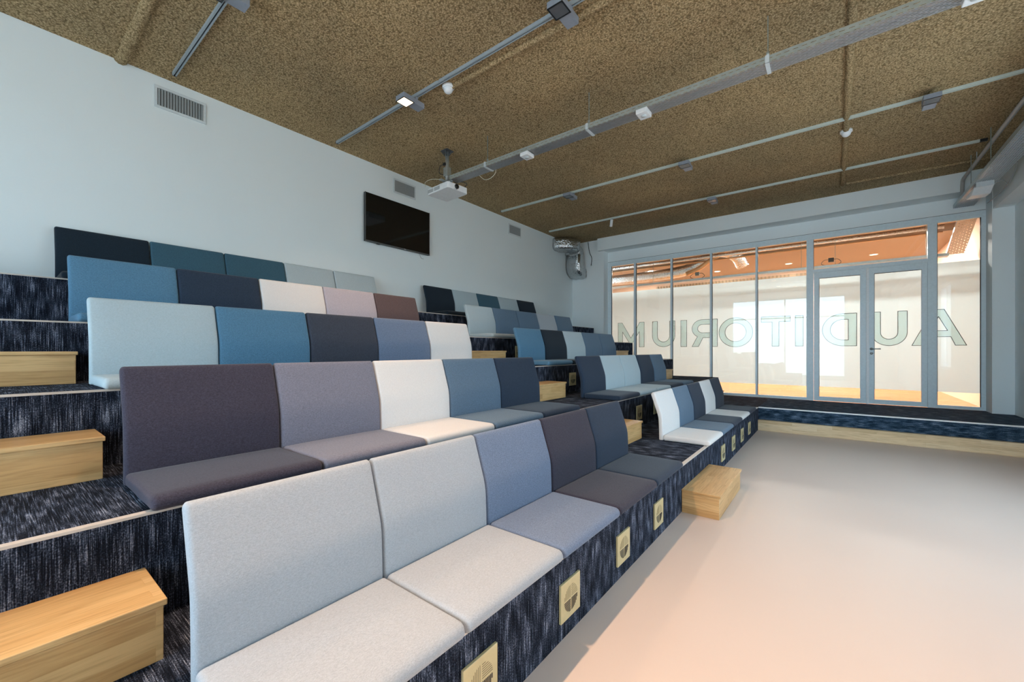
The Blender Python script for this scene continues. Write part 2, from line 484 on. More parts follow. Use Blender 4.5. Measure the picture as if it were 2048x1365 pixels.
# portals in the openings
area('sky_portal', ((wx0+wx1)/2, YF-0.18, (wz0+wz1)/2), wx1-wx0, wz1-wz0, 1, (1, 1, 1), (-PI/2, 0, 0), portal=True)
for a, b in ry:
    area('sky_portal', (XR+0.18, (a+b)/2, (rz0+rz1)/2), rz1-rz0, b-a, 1, (1, 1, 1), (0, PI/2, 0), portal=True)

# far wall: pier, header, end pier
struct('wall_back', boxes((XB, -4.85, YP, YG+0.1, 0, ZC), (-4.85, XR, YG-0.0, YG+0.1, 3.852, ZC), (2.067, XR+0.2, 10.15, YG+0.1, 0, ZC)), M['wall_lightened'])
struct('trim_1', boxes((-4.98, 2.067, 10.11, YG, 4.125, ZC)), M['wall_lightened'])        # boxed beam over the glazing
struct('trim_2', boxes((2.077, XR, YF, 10.15, 3.77, ZC)), M['wall_lightened'])             # bulkhead along the right wall
struct('trim_3', boxes((-4.98, -4.85, YP-0.012, YP, 3.90, 3.915), (XB, -4.98, YP-0.012, YP, 3.90, 3.915)), M['wall_lightened'])

# ceiling ribs left by sprayed-over pipes
def rib(pts, r=0.05, squash=(1, 0.8)):
    bm = bmesh.new(); P = []
    n = 60
    a, b = Vector(pts[0]), Vector(pts[1])
    for k in range(n+1):
        p = a.lerp(b, k/n); P.append(p+Vector((random.uniform(-.004, .004), random.uniform(-.004, .004), random.uniform(-.003, .003))))
    tube(bm, P, r, 10, rad=lambda t, i: r*random.uniform(0.93, 1.07))
    return bm
ribs = [((XB, 0.86, ZC+0.014), (XR, 0.88, ZC+0.014), 0.055), ((-3.45, 3.25, ZC-0.005), (XR, 3.27, ZC-0.005), 0.035),
        ((0.13, YF, ZC-0.005), (0.15, 9.50, ZC-0.005), 0.036), ((0.15, 9.5, ZC-0.0), (XR, 9.62, ZC-0.0), 0.03),
        ((-3.45, YF, ZC+0.012), (-3.44, 3.2, ZC+0.012), 0.022)]
for i, (a, b, r) in enumerate(ribs): struct('trim_%d' % (i+4), rib((a, b), r), M['ceiling'], smooth=True)

# ------------------------------------------------------------------ tiers
tname = ['', 'lowest and frontmost of the five', 'second one up from the floor', 'middle one of the five', 'fourth one up, second from the top', 'top one, against the white wall']
Y0T = -1.6
for k in range(1, 6):
    t = thing('seating_tier', 'wide step covered in blue-black streaked carpet, %s' % tname[k], 'tier', (XT[k], Y0T, 0), 'carpeted seating tiers')
    z0, z1 = (k-1)*R, k*R
    if k > 1: z0 = (k-1)*R
    bs = [(XB+0.001, XT[k], Y0T, YP-0.01, z0, z1)]
    if k <= 4: bs.append((-4.845, XT[k], YP-0.01, 10.44, z0, z1))
    obj('carpet', boxes(*bs), M['carpet'], t, world=t.location)
    ye = 10.44 if k <= 4 else YP-0.01
    if k == 1: ye = YS
    obj('nosing', bevel_all(boxes((XT[k]-0.030, XT[k]+0.003, Y0T, ye, z1-0.010, z1+0.0008)), 0.0003, 1), M['nosing'], t, world=t.location)

# stage
st = thing('stage_platform', 'low carpeted stage platform in front of the glazed wall', 'stage', (0.6, YS, 0))
obj('carpet', boxes((XT[1], XR-0.002, YS+0.06, 10.15, 0, R-0.001), (XT[1], 2.065, 10.15, YG-0.02, 0, R-0.001)), M['carpet_stage'], st, world=st.location)
obj('nosing', boxes((XT[1]-0.0, XR-0.002, YS+0.045, YS+0.07, R-0.016, R+0.003)), M['white_plastic'], st, world=st.location)
ss = thing('stage_step', 'long pale oak step running along the foot of the stage', 'step', (0.6, YS, 0))
obj('front_board', bbox(XT[1]+0.002, XR-0.002, YS-0.03, YS+0.058, 0, 0.168, 0.002), M['oak_x'], ss, world=ss.location)
obj('tread', bbox(XT[1]+0.002, XR-0.002, YS-0.034, YS+0.058, 0.168, 0.188, 0.003), M['oak_x'], ss, world=ss.location)

# oak steps
def oak_step(x_back, y0, y1, z, label, h=0.206, depth=0.32):
    t = thing('wooden_step', label, 'step', (x_back, y0, z), 'oak half steps in the aisles')
    th = 0.022
    obj('step_box', bbox(0.002, depth-0.012, 0.006, y1-y0-0.008, 0, h-th, 0.002), M['oak'], t)
    obj('tread', bbox(0.002, depth, 0.0, y1-y0, h-th, h, 0.003), M['oak'], t)
    return t
oak_step(XT[2], -0.86, 0.375, R, 'oak block step nearest the camera, bottom one of the left aisle')
oak_step(XT[3], -0.86, 0.358, 2*R, 'oak block step in the left aisle behind the dark plum seat, second from the bottom')
oak_step(XT[4], -0.86, 0.362, 3*R, 'oak block step in the left aisle, third one up from the bottom')
oak_step(XT[1]+0.0, 3.83, 4.86, 0, 'low oak block step standing on the pink floor between the two front rows', 0.206, 0.318)
oak_step(XT[2], 3.79, 4.765, R, 'oak block step in the middle aisle behind the carpeted front tier')
oak_step(XT[3], 3.79, 4.762, 2*R, 'oak block step in the middle aisle, second up from the front tier')
oak_step(XT[4], 3.79, 4.755, 3*R, 'oak block step in the middle aisle, third up, beside a white seat back')
oak_step(XT[2], 8.19, 9.37, R, 'oak block step at stage level in the aisle beside the glazing')
oak_step(XT[3], 8.19, 9.39, 2*R, 'oak block step beside the glazing, second one up')
oak_step(XT[4], 8.19, 9.39, 3*R, 'oak block step beside the glazing, third one up')

# ------------------------------------------------------------------ cushion seats
def pad(path, half, width, r_side, r_ends, bulge=0.006, nseg=10):
    """padded slab: path = centre line in x,z; rounded on every side, slightly crowned on its front face"""
    # resample the path
    P = [Vector((a, 0, b)) for a, b in path]
    L = [0]
    for a, b in zip(P, P[1:]): L.append(L[-1]+(b-a).length)
    T = L[-1]
    def at(s):
        s = max(0, min(T, s))
        for i in range(len(P)-1):
            if s <= L[i+1]+1e-9:
                return P[i].lerp(P[i+1], (s-L[i])/max(1e-9, L[i+1]-L[i]))
        return P[-1]
    ss = []
    r0, r1 = r_ends
    for k in range(5): ss.append(r0*(1-math.cos(k/4*PI/2)))
    n = 16
    for k in range(1, n): ss.append(r0+(T-r0-r1)*k/n)
    for k in range(5): ss.append(T-r1*(1-math.sin(k/4*PI/2)) if k else T-r1)
    bm = bmesh.new(); rings = []
    for s in ss:
        ins = 0.0
        if s < r0: ins = r0-math.sqrt(max(0, r0*r0-(r0-s)**2))
        if s > T-r1: ins = max(ins, r1-math.sqrt(max(0, r1*r1-(s-(T-r1))**2)))
        c = at(s); t = (at(s+0.02)-at(s-0.02)).normalized()
        nrm = Vector((-t.z, 0, t.x))         # left of travel
        hh = max(half*0.12, half-min(ins, half*0.88)); hw = width/2-ins*0.55
        rr = min(r_side, hh*0.95)
        ring = []
        # around: front face (+nrm) from -y to +y, then back face
        def corner(cy, cn, a0):
            for k in range(5):
                a = a0+PI/2*k/4
                ring.append((cy+rr*math.cos(a), cn+rr*math.sin(a)))
        corner(-hw+rr, -hh+rr, PI)
        for k in range(1, nseg): ring.append((-hw+rr+(2*hw-2*rr)*k/nseg, -hh))
        corner(hw-rr, -hh+rr, -PI/2)
        corner(hw-rr, hh-rr, 0)
        for k in range(1, nseg):
            y = hw-rr-(2*hw-2*rr)*k/nseg
            env = math.sin(PI*min(1, max(0, s/T)))**0.5 if T > 0 else 1
            ring.append((y, hh+bulge*(1-(y/hw)**4)*env*(0 if ins > 0 else 1)))
        corner(-hw+rr, hh-rr, PI/2)
        rings.append([bm.verts.new(c+Vector((0, y, 0))+nrm*v) for y, v in ring])
    for a, b in zip(rings, rings[1:]):
        m = len(a)
        for k in range(m): bm.faces.new((a[k], a[(k+1) % m], b[(k+1) % m], b[k]))
    bm.faces.new(rings[0][::-1]); bm.faces.new(rings[-1])
    return bm

def bend_path(pts, n=6):
    out = [tuple(pts[0])]
    for i in range(1, len(pts)-1):
        a, b, c = [Vector((p[0], p[1], 0)) for p in pts[i-1:i+2]]
        rad = 0.045
        p0 = b+(a-b).normalized()*rad; p1 = b+(c-b).normalized()*rad
        for k in range(n+1):
            t = k/n; q = p0*(1-t)**2+b*2*t*(1-t)+p1*t*t; out.append((q.x, q.y))
    out.append(tuple(pts[-1])); return out

# local frame: x = 0 at the tier's front edge, y = 0 at the middle of the cushion, z = 0 on the tread
def seat_meshes():
    wv = W-0.006
    b1 = pad([(-0.462, 0.032), (0.0, 0.032), (0.034, 0.023)], 0.031, wv, 0.020, (0.016, 0.030), 0.005)
    # turn: path travels +x, left normal is +z
    me1 = bpy.data.meshes.new('seat'); bmesh.ops.recalc_face_normals(b1, faces=b1.faces); b1.to_mesh(me1); b1.free()
    path = bend_path([(-0.588, 0.545), (-0.496, 0.268), (-0.489, 0.10), (-0.488, 0.002)])
    b2 = pad(path, 0.0255, wv, 0.018, (0.022, 0.010), 0.005)
    me2 = bpy.data.meshes.new('backrest'); bmesh.ops.recalc_face_normals(b2, faces=b2.faces); b2.to_mesh(me2); b2.free()
    for me in (me1, me2):
        for p in me.polygons: p.use_smooth = True
    return me1, me2
ME1, ME2 = seat_meshes()
FM = {}
def mesh_for(kind, base):
    key = (kind, base.name)
    if key not in FM:
        m = base.copy(); m.materials.clear(); m.materials.append(F[kind]); FM[key] = m
    return FM[key]
ROWS = {
 ('near', 1): ['light grey', 'light grey', 'mid grey', 'dark plum', 'navy'],
 ('near', 2): ['plum', 'lilac grey', 'white', 'slate blue', 'navy'],
 ('near', 3): ['pale blue-grey', 'steel blue', 'charcoal', 'mid grey', 'white'],
 ('near', 4): ['steel blue', 'navy', 'white', 'pinkish grey', 'brown'],
 ('near', 5): ['black-blue', 'teal blue', 'teal blue', 'pale blue-grey', 'pale blue-grey'],
 ('far', 1): ['white', 'slate blue', 'navy', 'white', 'navy'],
 ('far', 2): ['navy', 'pale blue-grey', 'pale blue-grey', 'navy', 'slate blue'],
 ('far', 3): ['steel blue', 'black-blue', 'pale blue-grey', 'slate blue', 'slate blue'],
 ('far', 4): ['pale blue-grey', 'slate blue', 'slate blue', 'light grey', 'slate blue'],
 ('far', 5): ['black-blue', 'pale blue-grey', 'teal blue', 'pale blue-grey', 'black-blue'],
}
RN = ['', 'front row', 'second row', 'third row', 'fourth row', 'top row']
PN = ['first from the camera', 'second from the camera', 'middle one', 'fourth from the camera', 'last one']
proto = None
for (blk, k), cols in ROWS.items():
    for i, cn in enumerate(cols):
        y = (YA if blk == 'near' else YB)+W*(i+0.5)
        loc = (XT[k], y, k*R+0.001)
        lab = '%s felt seat with backrest, %s in the %s, %s block' % (cn, PN[i], RN[k], 'near' if blk == 'near' else 'farther')
        grp = '%s block of cushion seats, %s' % ('near' if blk == 'near' else 'farther', RN[k])
        if proto is None:
            r = thing('cushion_seat', lab, 'seat', loc, grp)
            for nm, me in (('seat', ME1), ('backrest', ME2)):
                c = bpy.data.objects.new(nm, mesh_for(cn, me)); COL.objects.link(c); c.parent = r
            proto = r
        else:
            r = dup(proto, loc, lab, grp)
            for c in r.children:
                c.data = mesh_for(cn, ME1 if c.name.startswith('seat') else ME2)
        # every cushion sits a hair differently
        r.rotation_euler = (0, 0, random.uniform(-0.0015, 0.0015))

# ------------------------------------------------------------------ brass riser grilles
def riser_vent_parts(root):
    s = 0.096
    obj('plate', bevel_all(boxes((0, 0.013, -s, s, -s, s)), 0.0015, 1), M['brass'], root)
    dark = bmesh.new(); pale = bmesh.new(); Rr = 0.066; x0, x1 = 0.0131, 0.0138
    n = 7; gap = 0.004
    for k in range(n):
        u = gap+(Rr-gap)*(k+0.5)/n
        l = math.sqrt(max(0, Rr*Rr-u*u))
        if l < gap*2: continue
        box(dark, x0, x1, -l, -gap, -u-0.0028, -u+0.0028)      # lower left, level slots
        box(dark, x0, x1, u-0.0028, u+0.0028, -l, -gap)        # lower right, upright slots
        box(pale, x0, x1, -u-0.0011, -u+0.0011, gap, l)        # upper left, fine upright slots
        box(pale, x0, x1, gap, l, u-0.0011, u+0.0011)          # upper right, fine level slots
    obj('lower_slots', dark, M['black'], root); obj('upper_slots', pale, M['slot_shade_tan'], root)
vproto = None
vs = []
nth = ['nearest to the camera', 'second along', 'third along', 'fourth along']
for i in range(4): vs.append((1, YA+W*(i+1)+0.095, 'square brass air grille in the front riser below the near seats, %s' % nth[i], 'brass grilles under the near seats'))
for i in range(4): vs.append((1, YB+W*(i+1)+0.12, 'square brass air grille in the front riser below the farther seats, %s' % nth[i], 'brass grilles under the farther seats'))
vs.append((2, YB+W+0.02, 'square brass air grille in the second riser behind the low wooden step', 'brass grilles in upper risers'))
vs.append((2, YB+2*W+0.02, 'brass air grille in the second riser half hidden by the white seat back', 'brass grilles in upper risers'))
vs.append((3, YB+W+0.02, 'square brass air grille in the third riser beside a navy seat back', 'brass grilles in upper risers'))
vs.append((4, YB+W+0.02, 'brass air grille edge in the fourth riser beside a steel blue seat back', 'brass grilles in upper risers'))
for k, y, lab, grp in vs:
    loc = (XT[k]+0.001, y, (k-1)*R+0.19)
    if vproto is None:
        vproto = thing('riser_grille', lab, 'air grille', loc, grp); riser_vent_parts(vproto)
    else: dup(vproto, loc, lab, grp)

# ------------------------------------------------------------------ glazing
FX = M['alu']
def frame_rect(x0, x1, z0, z1, w, y0, y1):
    return [(x0, x0+w[0], y0, y1, z0, z1), (x1-w[1], x1, y0, y1, z0, z1), (x0+w[0], x1-w[1], y0, y1, z0, z0+w[2]), (x0+w[0], x1-w[1], y0, y1, z1-w[3], z1)]
ZB, ZT = R+0.002, 3.852
ZGb, ZGt = ZB+0.055, 3.735
FZ0, FZ1 = 0.705, 3.015
y0f, y1f = YG-0.012, YG+0.06
YPANE = YG+0.02
YFILM = YG+0.034
panes = [(-4.75, -4.118), (-4.063, -3.18), (-3.132, -2.272), (-2.229, -1.342), (-1.304, -0.422)]
wn = 4
def add_film(root, x0, x1, z0, z1):
    if z1-z0 > 0.05: obj('frosted_film', boxes((x0, x1, YFILM, YFILM+0.0015, z0, z1)), M['film'], root)
for i, (a, b) in enumerate(panes):
    e = sempty('window_%d' % wn); wn += 1
    xa = -4.85 if i == 0 else (panes[i-1][1]+a)/2
    xb = (b+panes[i+1][0])/2 if i < 4 else -0.365
    obj('window_frame', boxes(*frame_rect(xa, xb, ZB, ZT, (a-xa, xb-b, ZGb-ZB, ZT-ZGt), y0f, y1f)), FX, e)
    obj('glass_pane', boxes((a-0.01, b+0.01, YPANE, YPANE+0.006, ZGb-0.01, ZGt+0.01)), M['glass'], e)
    obj('gasket', boxes((a, a+0.008, YG-0.004, YG+0.03, ZGb, ZGt)) if i else boxes((a, a+0.006, YG-0.004, YG+0.03, ZGb, ZGt)), M['alu_dark'], e)
    add_film(e, a, b, FZ0, FZ1)
# over-door light
e = sempty('window_%d' % wn); wn += 1
obj('window_frame', boxes((-0.365, -0.305, y0f-0.006, y1f, ZB, ZT), (1.362, 1.425, y0f-0.006, y1f, ZB, ZT), (-0.305, 1.362, y0f, y1f, 3.045, 3.115), (-0.305, 1.362, y0f, y1f, ZGt, ZT)), FX, e)
obj('glass_pane', boxes((-0.31, 1.37, YPANE, YPANE+0.006, 3.11, ZGt+0.01)), M['glass'], e)
obj('gasket', boxes((-0.305, -0.298, YG-0.004, YG+0.03, 3.115, ZGt)), M['alu_dark'], e)
# doors
def door(n, x0, x1, stiles, handle):
    e = sempty('door_%d' % n)
    z0, z1 = ZB+0.006, 3.040
    bs = frame_rect(x0, x1, z0, z1, (stiles[0], stiles[1], 0.085, 0.115), y0f-0.012, y1f-0.02)
    obj('door_frame', boxes(*bs), FX, e)
    ga, gb = x0+stiles[0], x1-stiles[1]
    obj('gasket', boxes((ga, ga+0.007, YG-0.006, YG+0.02, z0+0.085, z1-0.115), (ga, gb, YG-0.006, YG+0.02, z1-0.121, z1-0.115)), M['alu_dark'], e)
    obj('glass_pane', boxes((ga-0.01, gb+0.01, YPANE, YPANE+0.006, z0+0.08, z1-0.11)), M['glass'], e)
    add_film(e, ga, gb, FZ0, z1-0.112)
    if handle:
        hb = bmesh.new(); x = x0+0.035
        cyl(hb, (x, YG-0.024, 1.475), (x, YG-0.07, 1.475), 0.010, 12)
        cyl(hb, (x-0.01, YG-0.066, 1.475), (x+0.13, YG-0.066, 1.475), 0.010, 12)
        obj('door_handle', hb, M['steel'], e, True)
        pb = bmesh.new(); cyl(pb, (x, YG-0.024, 1.475), (x, YG-0.032, 1.475), 0.026, 20); cyl(pb, (x, YG-0.024, 1.39), (x, YG-0.032, 1.39), 0.024, 20)
        obj('lock_rosette', pb, M['steel'], e, True)
door(1, -0.300, 0.515, (0.085, 0.085), False)
door(2, 0.560, 1.358, (0.075, 0.075), True)
struct('trim_9', boxes((0.517, 0.558, YG-0.035, YG+0.03, ZB, 3.044)), M['white_plastic'])
# last pane
e = sempty('window_%d' % wn); wn += 1
obj('window_frame', boxes(*frame_rect(1.425, 2.066, ZB, ZT, (0.057, 0.055, ZGb-ZB, ZT-ZGt), y0f, y1f)), FX, e)
obj('glass_pane', boxes((1.475, 2.02, YPANE, YPANE+0.006, ZGb-0.01, ZGt+0.01)), M['glass'], e)
obj('gasket', boxes((1.482, 1.489, YG-0.004, YG+0.03, ZGb, ZGt), (2.004, 2.011, YG-0.004, YG+0.03, ZGb, ZGt)), M['alu_dark'], e)
add_film(e, 1.482, 2.011, FZ0, FZ1)
struct('trim_10', boxes((-4.85, 2.066, YG-0.004, YG+0.001, ZT, ZT+0.008)), M['alu_dark'])

# lettering on the glass, readable from the corridor side
HZ0, HH = 1.538, 0.645
def arc(cx, cz, rx, rz, a0, a1, n=22):
    return [(cx+rx*math.cos(math.radians(a0+(a1-a0)*k/n)), cz+rz*math.sin(math.radians(a0+(a1-a0)*k/n))) for k in range(n+1)]
def glyph(ch, w, h, t):
    if ch == 'I': return [[(0, 0), (w, 0), (w, h), (0, h)]]
    if ch == 'T': c = w/2; return [[(c-t/2, 0), (c+t/2, 0), (c+t/2, h-t*.92), (w, h-t*.92), (w, h), (0, h), (0, h-t*.92), (c-t/2, h-t*.92)]]
    if ch == 'U':
        r = w/2
        return [[(0, h), (0, r)]+arc(r, r*1.0, r, r, 180, 360)[1:-1]+[(w, r), (w, h), (w-t, h), (w-t, r)]+arc(r, r*1.0, r-t, r-t*.95, 360, 180)[1:-1]+[(t, r), (t, h)]]
    if ch == 'O': return [arc(w/2, h/2, w/2, h/2+0.012, 0, 360, 48)[:-1], arc(w/2, h/2, w/2-t, h/2+0.012-t*.95, 360, 0, 48)[:-1]]
    if ch == 'D':
        r = h/2; cx = w-r*1.02
        return [[(0, 0)]+arc(cx, r, r*1.02, r, -90, 90)+[(0, h)], [(t, h-t*.92)]+arc(cx, r, r*1.02-t, r-t*.92, 90, -90)+[(t, t*.92)]]
    if ch == 'A':
        c = w/2; k = t*1.05; zc = h*0.24; zt = zc+t*.85
        def xo(z): return c*z/h*0.86
        a = t*0.55
        return [[(0, 0), (k, 0), (k+xo(zc)*0.80, zc), (w-k-xo(zc)*0.80, zc), (w-k, 0), (w, 0), (c+a, h), (c-a, h)],
                [(k+xo(zt)*0.80, zt), (c, h-t*1.0), (w-k-xo(zt)*0.80, zt)]]
    if ch == 'M':
        c = w/2
        return [[(0, 0), (t, 0), (t, h*0.62), (c-t*0.22, h*0.12), (c+t*0.22, h*0.12), (w-t, h*0.62), (w-t, 0), (w, 0), (w, h), (w-t*.9, h), (c, h*0.36), (t*.9, h), (0, h)]]
    if ch == 'R':
        rz = h*0.335; cz = h-rz; rx = rz*1.0; cx = w-rx-0.02
        return [[(0, 0), (t, 0), (t, h-2*rz), (cx-0.01, h-2*rz), (w-t*1.15, 0), (w, 0), (cx+t*0.95, h-2*rz+0.012)]+arc(cx, cz, rx+0.02, rz, -62, 90)+[(0, h)],
                [(t, h-t*.9)]+arc(cx, cz, rx+0.02-t, rz-t*.9, 90, -90)+[(t, h-2*rz+t*.9)]]
def curve_mesh(polys, z_off, fill, bev, ext):
    cd = bpy.data.curves.new('glyph', 'CURVE'); cd.dimensions = '2D'
    cd.fill_mode = 'BOTH' if fill else 'NONE'
    if fill: cd.extrude = ext
    else: cd.bevel_depth = bev; cd.bevel_resolution = 0
    for p in polys:
        s = cd.splines.new('POLY'); s.points.add(len(p)-1)
        for q, (x, z) in zip(s.points, p): q.co = (x, z, 0, 1)
        s.use_cyclic_u = True
    if not fill: cd.dimensions = '3D'
    o = bpy.data.objects.new('tmp_glyph', cd); COL.objects.link(o)
    dg = bpy.context.evaluated_depsgraph_get(); dg.update()
    me = bpy.data.meshes.new_from_object(o.evaluated_get(dg))
    bpy.data.objects.remove(o); bpy.data.curves.remove(cd)
    return me
letters = [('A', 1.161, 1.850), ('U', 0.600, 1.099), ('D', -0.160, 0.379), ('I', -0.615, -0.480), ('T', -1.235, -0.705), ('O', -2.085, -1.400),
           ('R', -2.680, -2.120), ('I', -2.940, -2.803), ('U', -3.643, -3.082), ('M', -4.571, -3.858)]
sg = thing('glass_lettering', 'large mirrored AUDITORIUM lettering across the frosted glazing', 'lettering', (1.85, YG+0.031, HZ0))
for ch, xa, xb in letters:
    g = glyph(ch, xb-xa, HH, 0.128)
    me = curve_mesh(g, 0, True, 0, 0.0008)
    me.transform(Matrix(((-1, 0, 0, xb-1.85), (0, 0, -1, 0), (0, 1, 0, 0), (0, 0, 0, 1))))
    me.materials.clear(); me.materials.append(M['letter_film'])
    lo = bpy.data.objects.new('letter', me); COL.objects.link(lo); lo.parent = sg
    bm = bmesh.new()
    for p in g:
        q = [(xb-1.85-a, -0.0022, b) for a, b in p]
        for a, b in zip(q, q[1:]+q[:1]):
            a = Vector(a); b = Vector(b); d = b-a
            if d.length < 1e-5: continue
            d.normalize(); n_ = Vector((-d.z, 0, d.x))*0.0048; a2 = a-d*0.003; b2 = b+d*0.003
            f_ = [bm.verts.new(v) for v in (a2-n_, b2-n_, b2+n_, a2+n_)]
            k_ = [bm.verts.new(v.co+Vector((0, 0.001, 0))) for v in f_]
            bm.faces.new(f_); bm.faces.new(k_[::-1])
            for i_ in range(4): bm.faces.new((f_[i_], k_[i_], k_[(i_+1) % 4], f_[(i_+1) % 4]))
    obj('letter_outline', bm, M['letter_edge'], lo)

# ------------------------------------------------------------------ corridor beyond the glass
YC0, YC1 = YG+0.1, 15.6
XCL, XCR = -7.0, 2.14
struct('floor_corridor', boxes((XCL, XCR, YG-0.02, YC1, 0.30, R-0.002)), M['parquet'])
struct('wall_corridor_end', boxes((XCL, XCR, YC1, YC1+0.1, 0.3, 4.6)), m_wall('corridor_tan_paint', (0.60, 0.43, 0.31)))
struct('wall_corridor_left', boxes((XCL-0.1, XCL, YC0, YC1, 0.3, 4.6)), M['corr_wall'])
struct('wall_corridor_right', boxes((XCR, XCR+0.1, YC0, YC1, 0.3, 4.6)), m_wall('corridor_wall_warm_lit', (0.86, 0.62, 0.46)))  # warm light put into the wall colour, tinting the film at the right
struct('ceiling_corridor', boxes((XCL, XCR, 12.6, YC1, 3.98, 4.08), (XCL, XCR, 12.5, 12.6, 3.98, 4.5), (XCL, XCR, YC0, 12.6, 4.5, 4.6)), M['corr_ceil'])
struct('trim_11', boxes((XCL, XCR, 11.9, 12.1, 4.05, 4.5), (-4.2, -4.0, YC0, 12.5, 4.2, 4.5), (-2.2, -2.05, YC0, 12.5, 4.2, 4.5)), M['corr_ceil'])
# slatted band above the end wall
sl = bmesh.new()
x = -5.2
while x < 1.3:
    if not (-1.0 < x < -0.9): box(sl, x, x+0.045, YC1-0.05, YC1, 3.62, 3.84)
    x += 0.105
o = thing('slatted_band', 'narrow band of brown upright slats high on the corridor end wall', 'slatted panel', (-2, YC1, 3.62))
obj('slats', sl, M['slat'], o, world=o.location)
obj('backing', boxes((-5.25, 1.3, YC1-0.012, YC1-0.001, 3.62, 3.84)), simple('slat_backing', (0.42, 0.30, 0.18), 0.7), o, world=o.location)

pp = thing('ceiling_pipe', 'long foil-wrapped pipe running under the corridor ceiling', 'pipe', (0, 11.5, 3.87))
bm = bmesh.new(); cyl(bm, (XCL+0.01, 11.5, 3.87), (1.72, 11.5, 3.87), 0.045, 16); obj('pipe', bm, M['foil'], pp, True, pp.location)
bm = bmesh.new(); cyl(bm, (XCL+0.01, 11.62, 3.79), (1.72, 11.62, 3.79), 0.022, 12); obj('thin_pipe', bm, simple('copper_pipe', (0.55, 0.32, 0.16), 0.4, 0.5), pp, True, pp.location)
for x in (-4.5, -2.5, -0.5): obj('pipe_hanger', boxes((x, x+0.012, 11.49, 11.51, 3.90, 4.5)), M['rod'], pp, world=pp.location)
du = thing('ventilation_duct', 'fat silver round duct bending upward beyond the left panes', 'duct', (-4, 11.9, 3.5))
bm = bmesh.new(); pth = smooth_path([(-5.6, 11.9, 3.60), (-4.6, 11.9, 3.60), (-3.6, 11.9, 3.62), (-3.1, 11.9, 3.68), (-2.85, 11.9, 3.80), (-2.6, 11.95, 3.98), (-2.4, 12.0, 4.10)], 10)
tube(bm, pth, 0.15, 24, rad=lambda t, i: 0.15+0.003*math.sin(i*1.1)); obj('duct_run', bm, M['foil'], du, True, du.location)
bm = bmesh.new(); pth = smooth_path([(-2.45, 12.02, 4.10), (-2.15, 12.08, 4.04), (-1.95, 12.2, 3.88), (-1.88, 12.36, 3.70)], 10)
tube(bm, pth, 0.15, 24); obj('duct_elbow', bm, M['foil'], du, True, du.location)
bm = bmesh.new(); pth = smooth_path([(-3.1, 11.6, 3.50), (-2.8, 11.6, 3.60), (-2.5, 11.62, 3.80), (-2.1, 11.7, 4.05)], 8)
du2 = thing('copper_duct', 'orange flexible duct running alongside the silver duct', 'duct', (-2.6, 11.6, 3.6))
tube(bm, pth, 0.06, 16); obj('duct_run', bm, simple('orange_duct', (0.60, 0.36, 0.18), 0.35, 0.4), du2, True, du2.location)

def tray(name, label, x0, x1, y0, y1, z, h, mats, along):
    t = thing(name, label, 'cable tray', ((x0+x1)/2, (y0+y1)/2, z))
    obj('tray_bottom', boxes((x0, x1, y0, y1, z, z+0.0015)), mats[0], t, world=t.location)
    lip = 0.012
    if along == 'X':
        obj('side_rail', boxes((x0, x1, y0-0.0015, y0, z, z+h), (x0, x1, y0-0.002, y0+lip, z+h, z+h+0.003)), mats[1], t, world=t.location)
        obj('side_rail', boxes((x0, x1, y1, y1+0.0015, z, z+h), (x0, x1, y1-lip, y1+0.002, z+h, z+h+0.003)), mats[1], t, world=t.location)
    else:
        obj('side_rail', boxes((x0-0.0015, x0, y0, y1, z, z+h), (x0-0.002, x0+lip, y0, y1, z+h, z+h+0.003)), mats[2], t, world=t.location)
        obj('side_rail', boxes((x1, x1+0.0015, y0, y1, z, z+h), (x1-lip, x1+0.002, y0, y1, z+h, z+h+0.003)), mats[2], t, world=t.location)
    return t
it = tray('cable_tray', 'pale cable tray crossing behind the glazing below the silver duct', -5.3, 1.75, 11.25, 11.42, 3.25, 0.05, (M['steel_perf'], M['steel'], M['steel']), 'X')
for x in (-3.9, -0.55, 0.05, 1.45): obj('hanger_rod', boxes((x-0.004, x+0.004, 11.33, 11.338, 3.25, 4.5)), M['rod'], it, world=it.location)
# sloping tray at the right pane
t2 = thing('sloping_cable_tray', 'perforated cable tray sloping down behind the rightmost pane', 'cable tray', (1.8, 10.9, 3.6))
bm = bmesh.new()
A = [(1.80, 10.62, 3.95), (2.04, 10.62, 3.95), (1.98, 11.45, 3.30), (1.74, 11.45, 3.30)]
vv = [bm.verts.new(p) for p in A]; bm.faces.new(vv)
r_ = bmesh.ops.extrude_face_region(bm, geom=list(bm.faces)); bmesh.ops.translate(bm, verts=[g for g in r_['geom'] if isinstance(g, bmesh.types.BMVert)], vec=(0, 0.001, 0.002))
obj('tray_bottom', bm, m_metal('perforated_sloping_tray', (0.50, 0.42, 0.34), 0.4, 0.6, (1, 0, 0.050, 0.040, 0.0160)), t2, world=t2.location)
bm = bmesh.new()
for (p, q) in ((A[0], A[3]), (A[1], A[2])):
    p = Vector(p); q = Vector(q); u = Vector((0, 0.033, 0.043))
    vs_ = [bm.verts.new(a) for a in (p, q, q+u, p+u, p+Vector((.002, 0, 0)), q+Vector((.002, 0, 0)), q+u+Vector((.002, 0, 0)), p+u+Vector((.002, 0, 0)))]
    for f in ((0, 1, 2, 3), (4, 7, 6, 5), (0, 4, 5, 1), (1, 5, 6, 2), (2, 6, 7, 3), (3, 7, 4, 0)): bm.faces.new([vs_[k] for k in f])
obj('side_rail', bm, M['steel'], t2, world=t2.location)
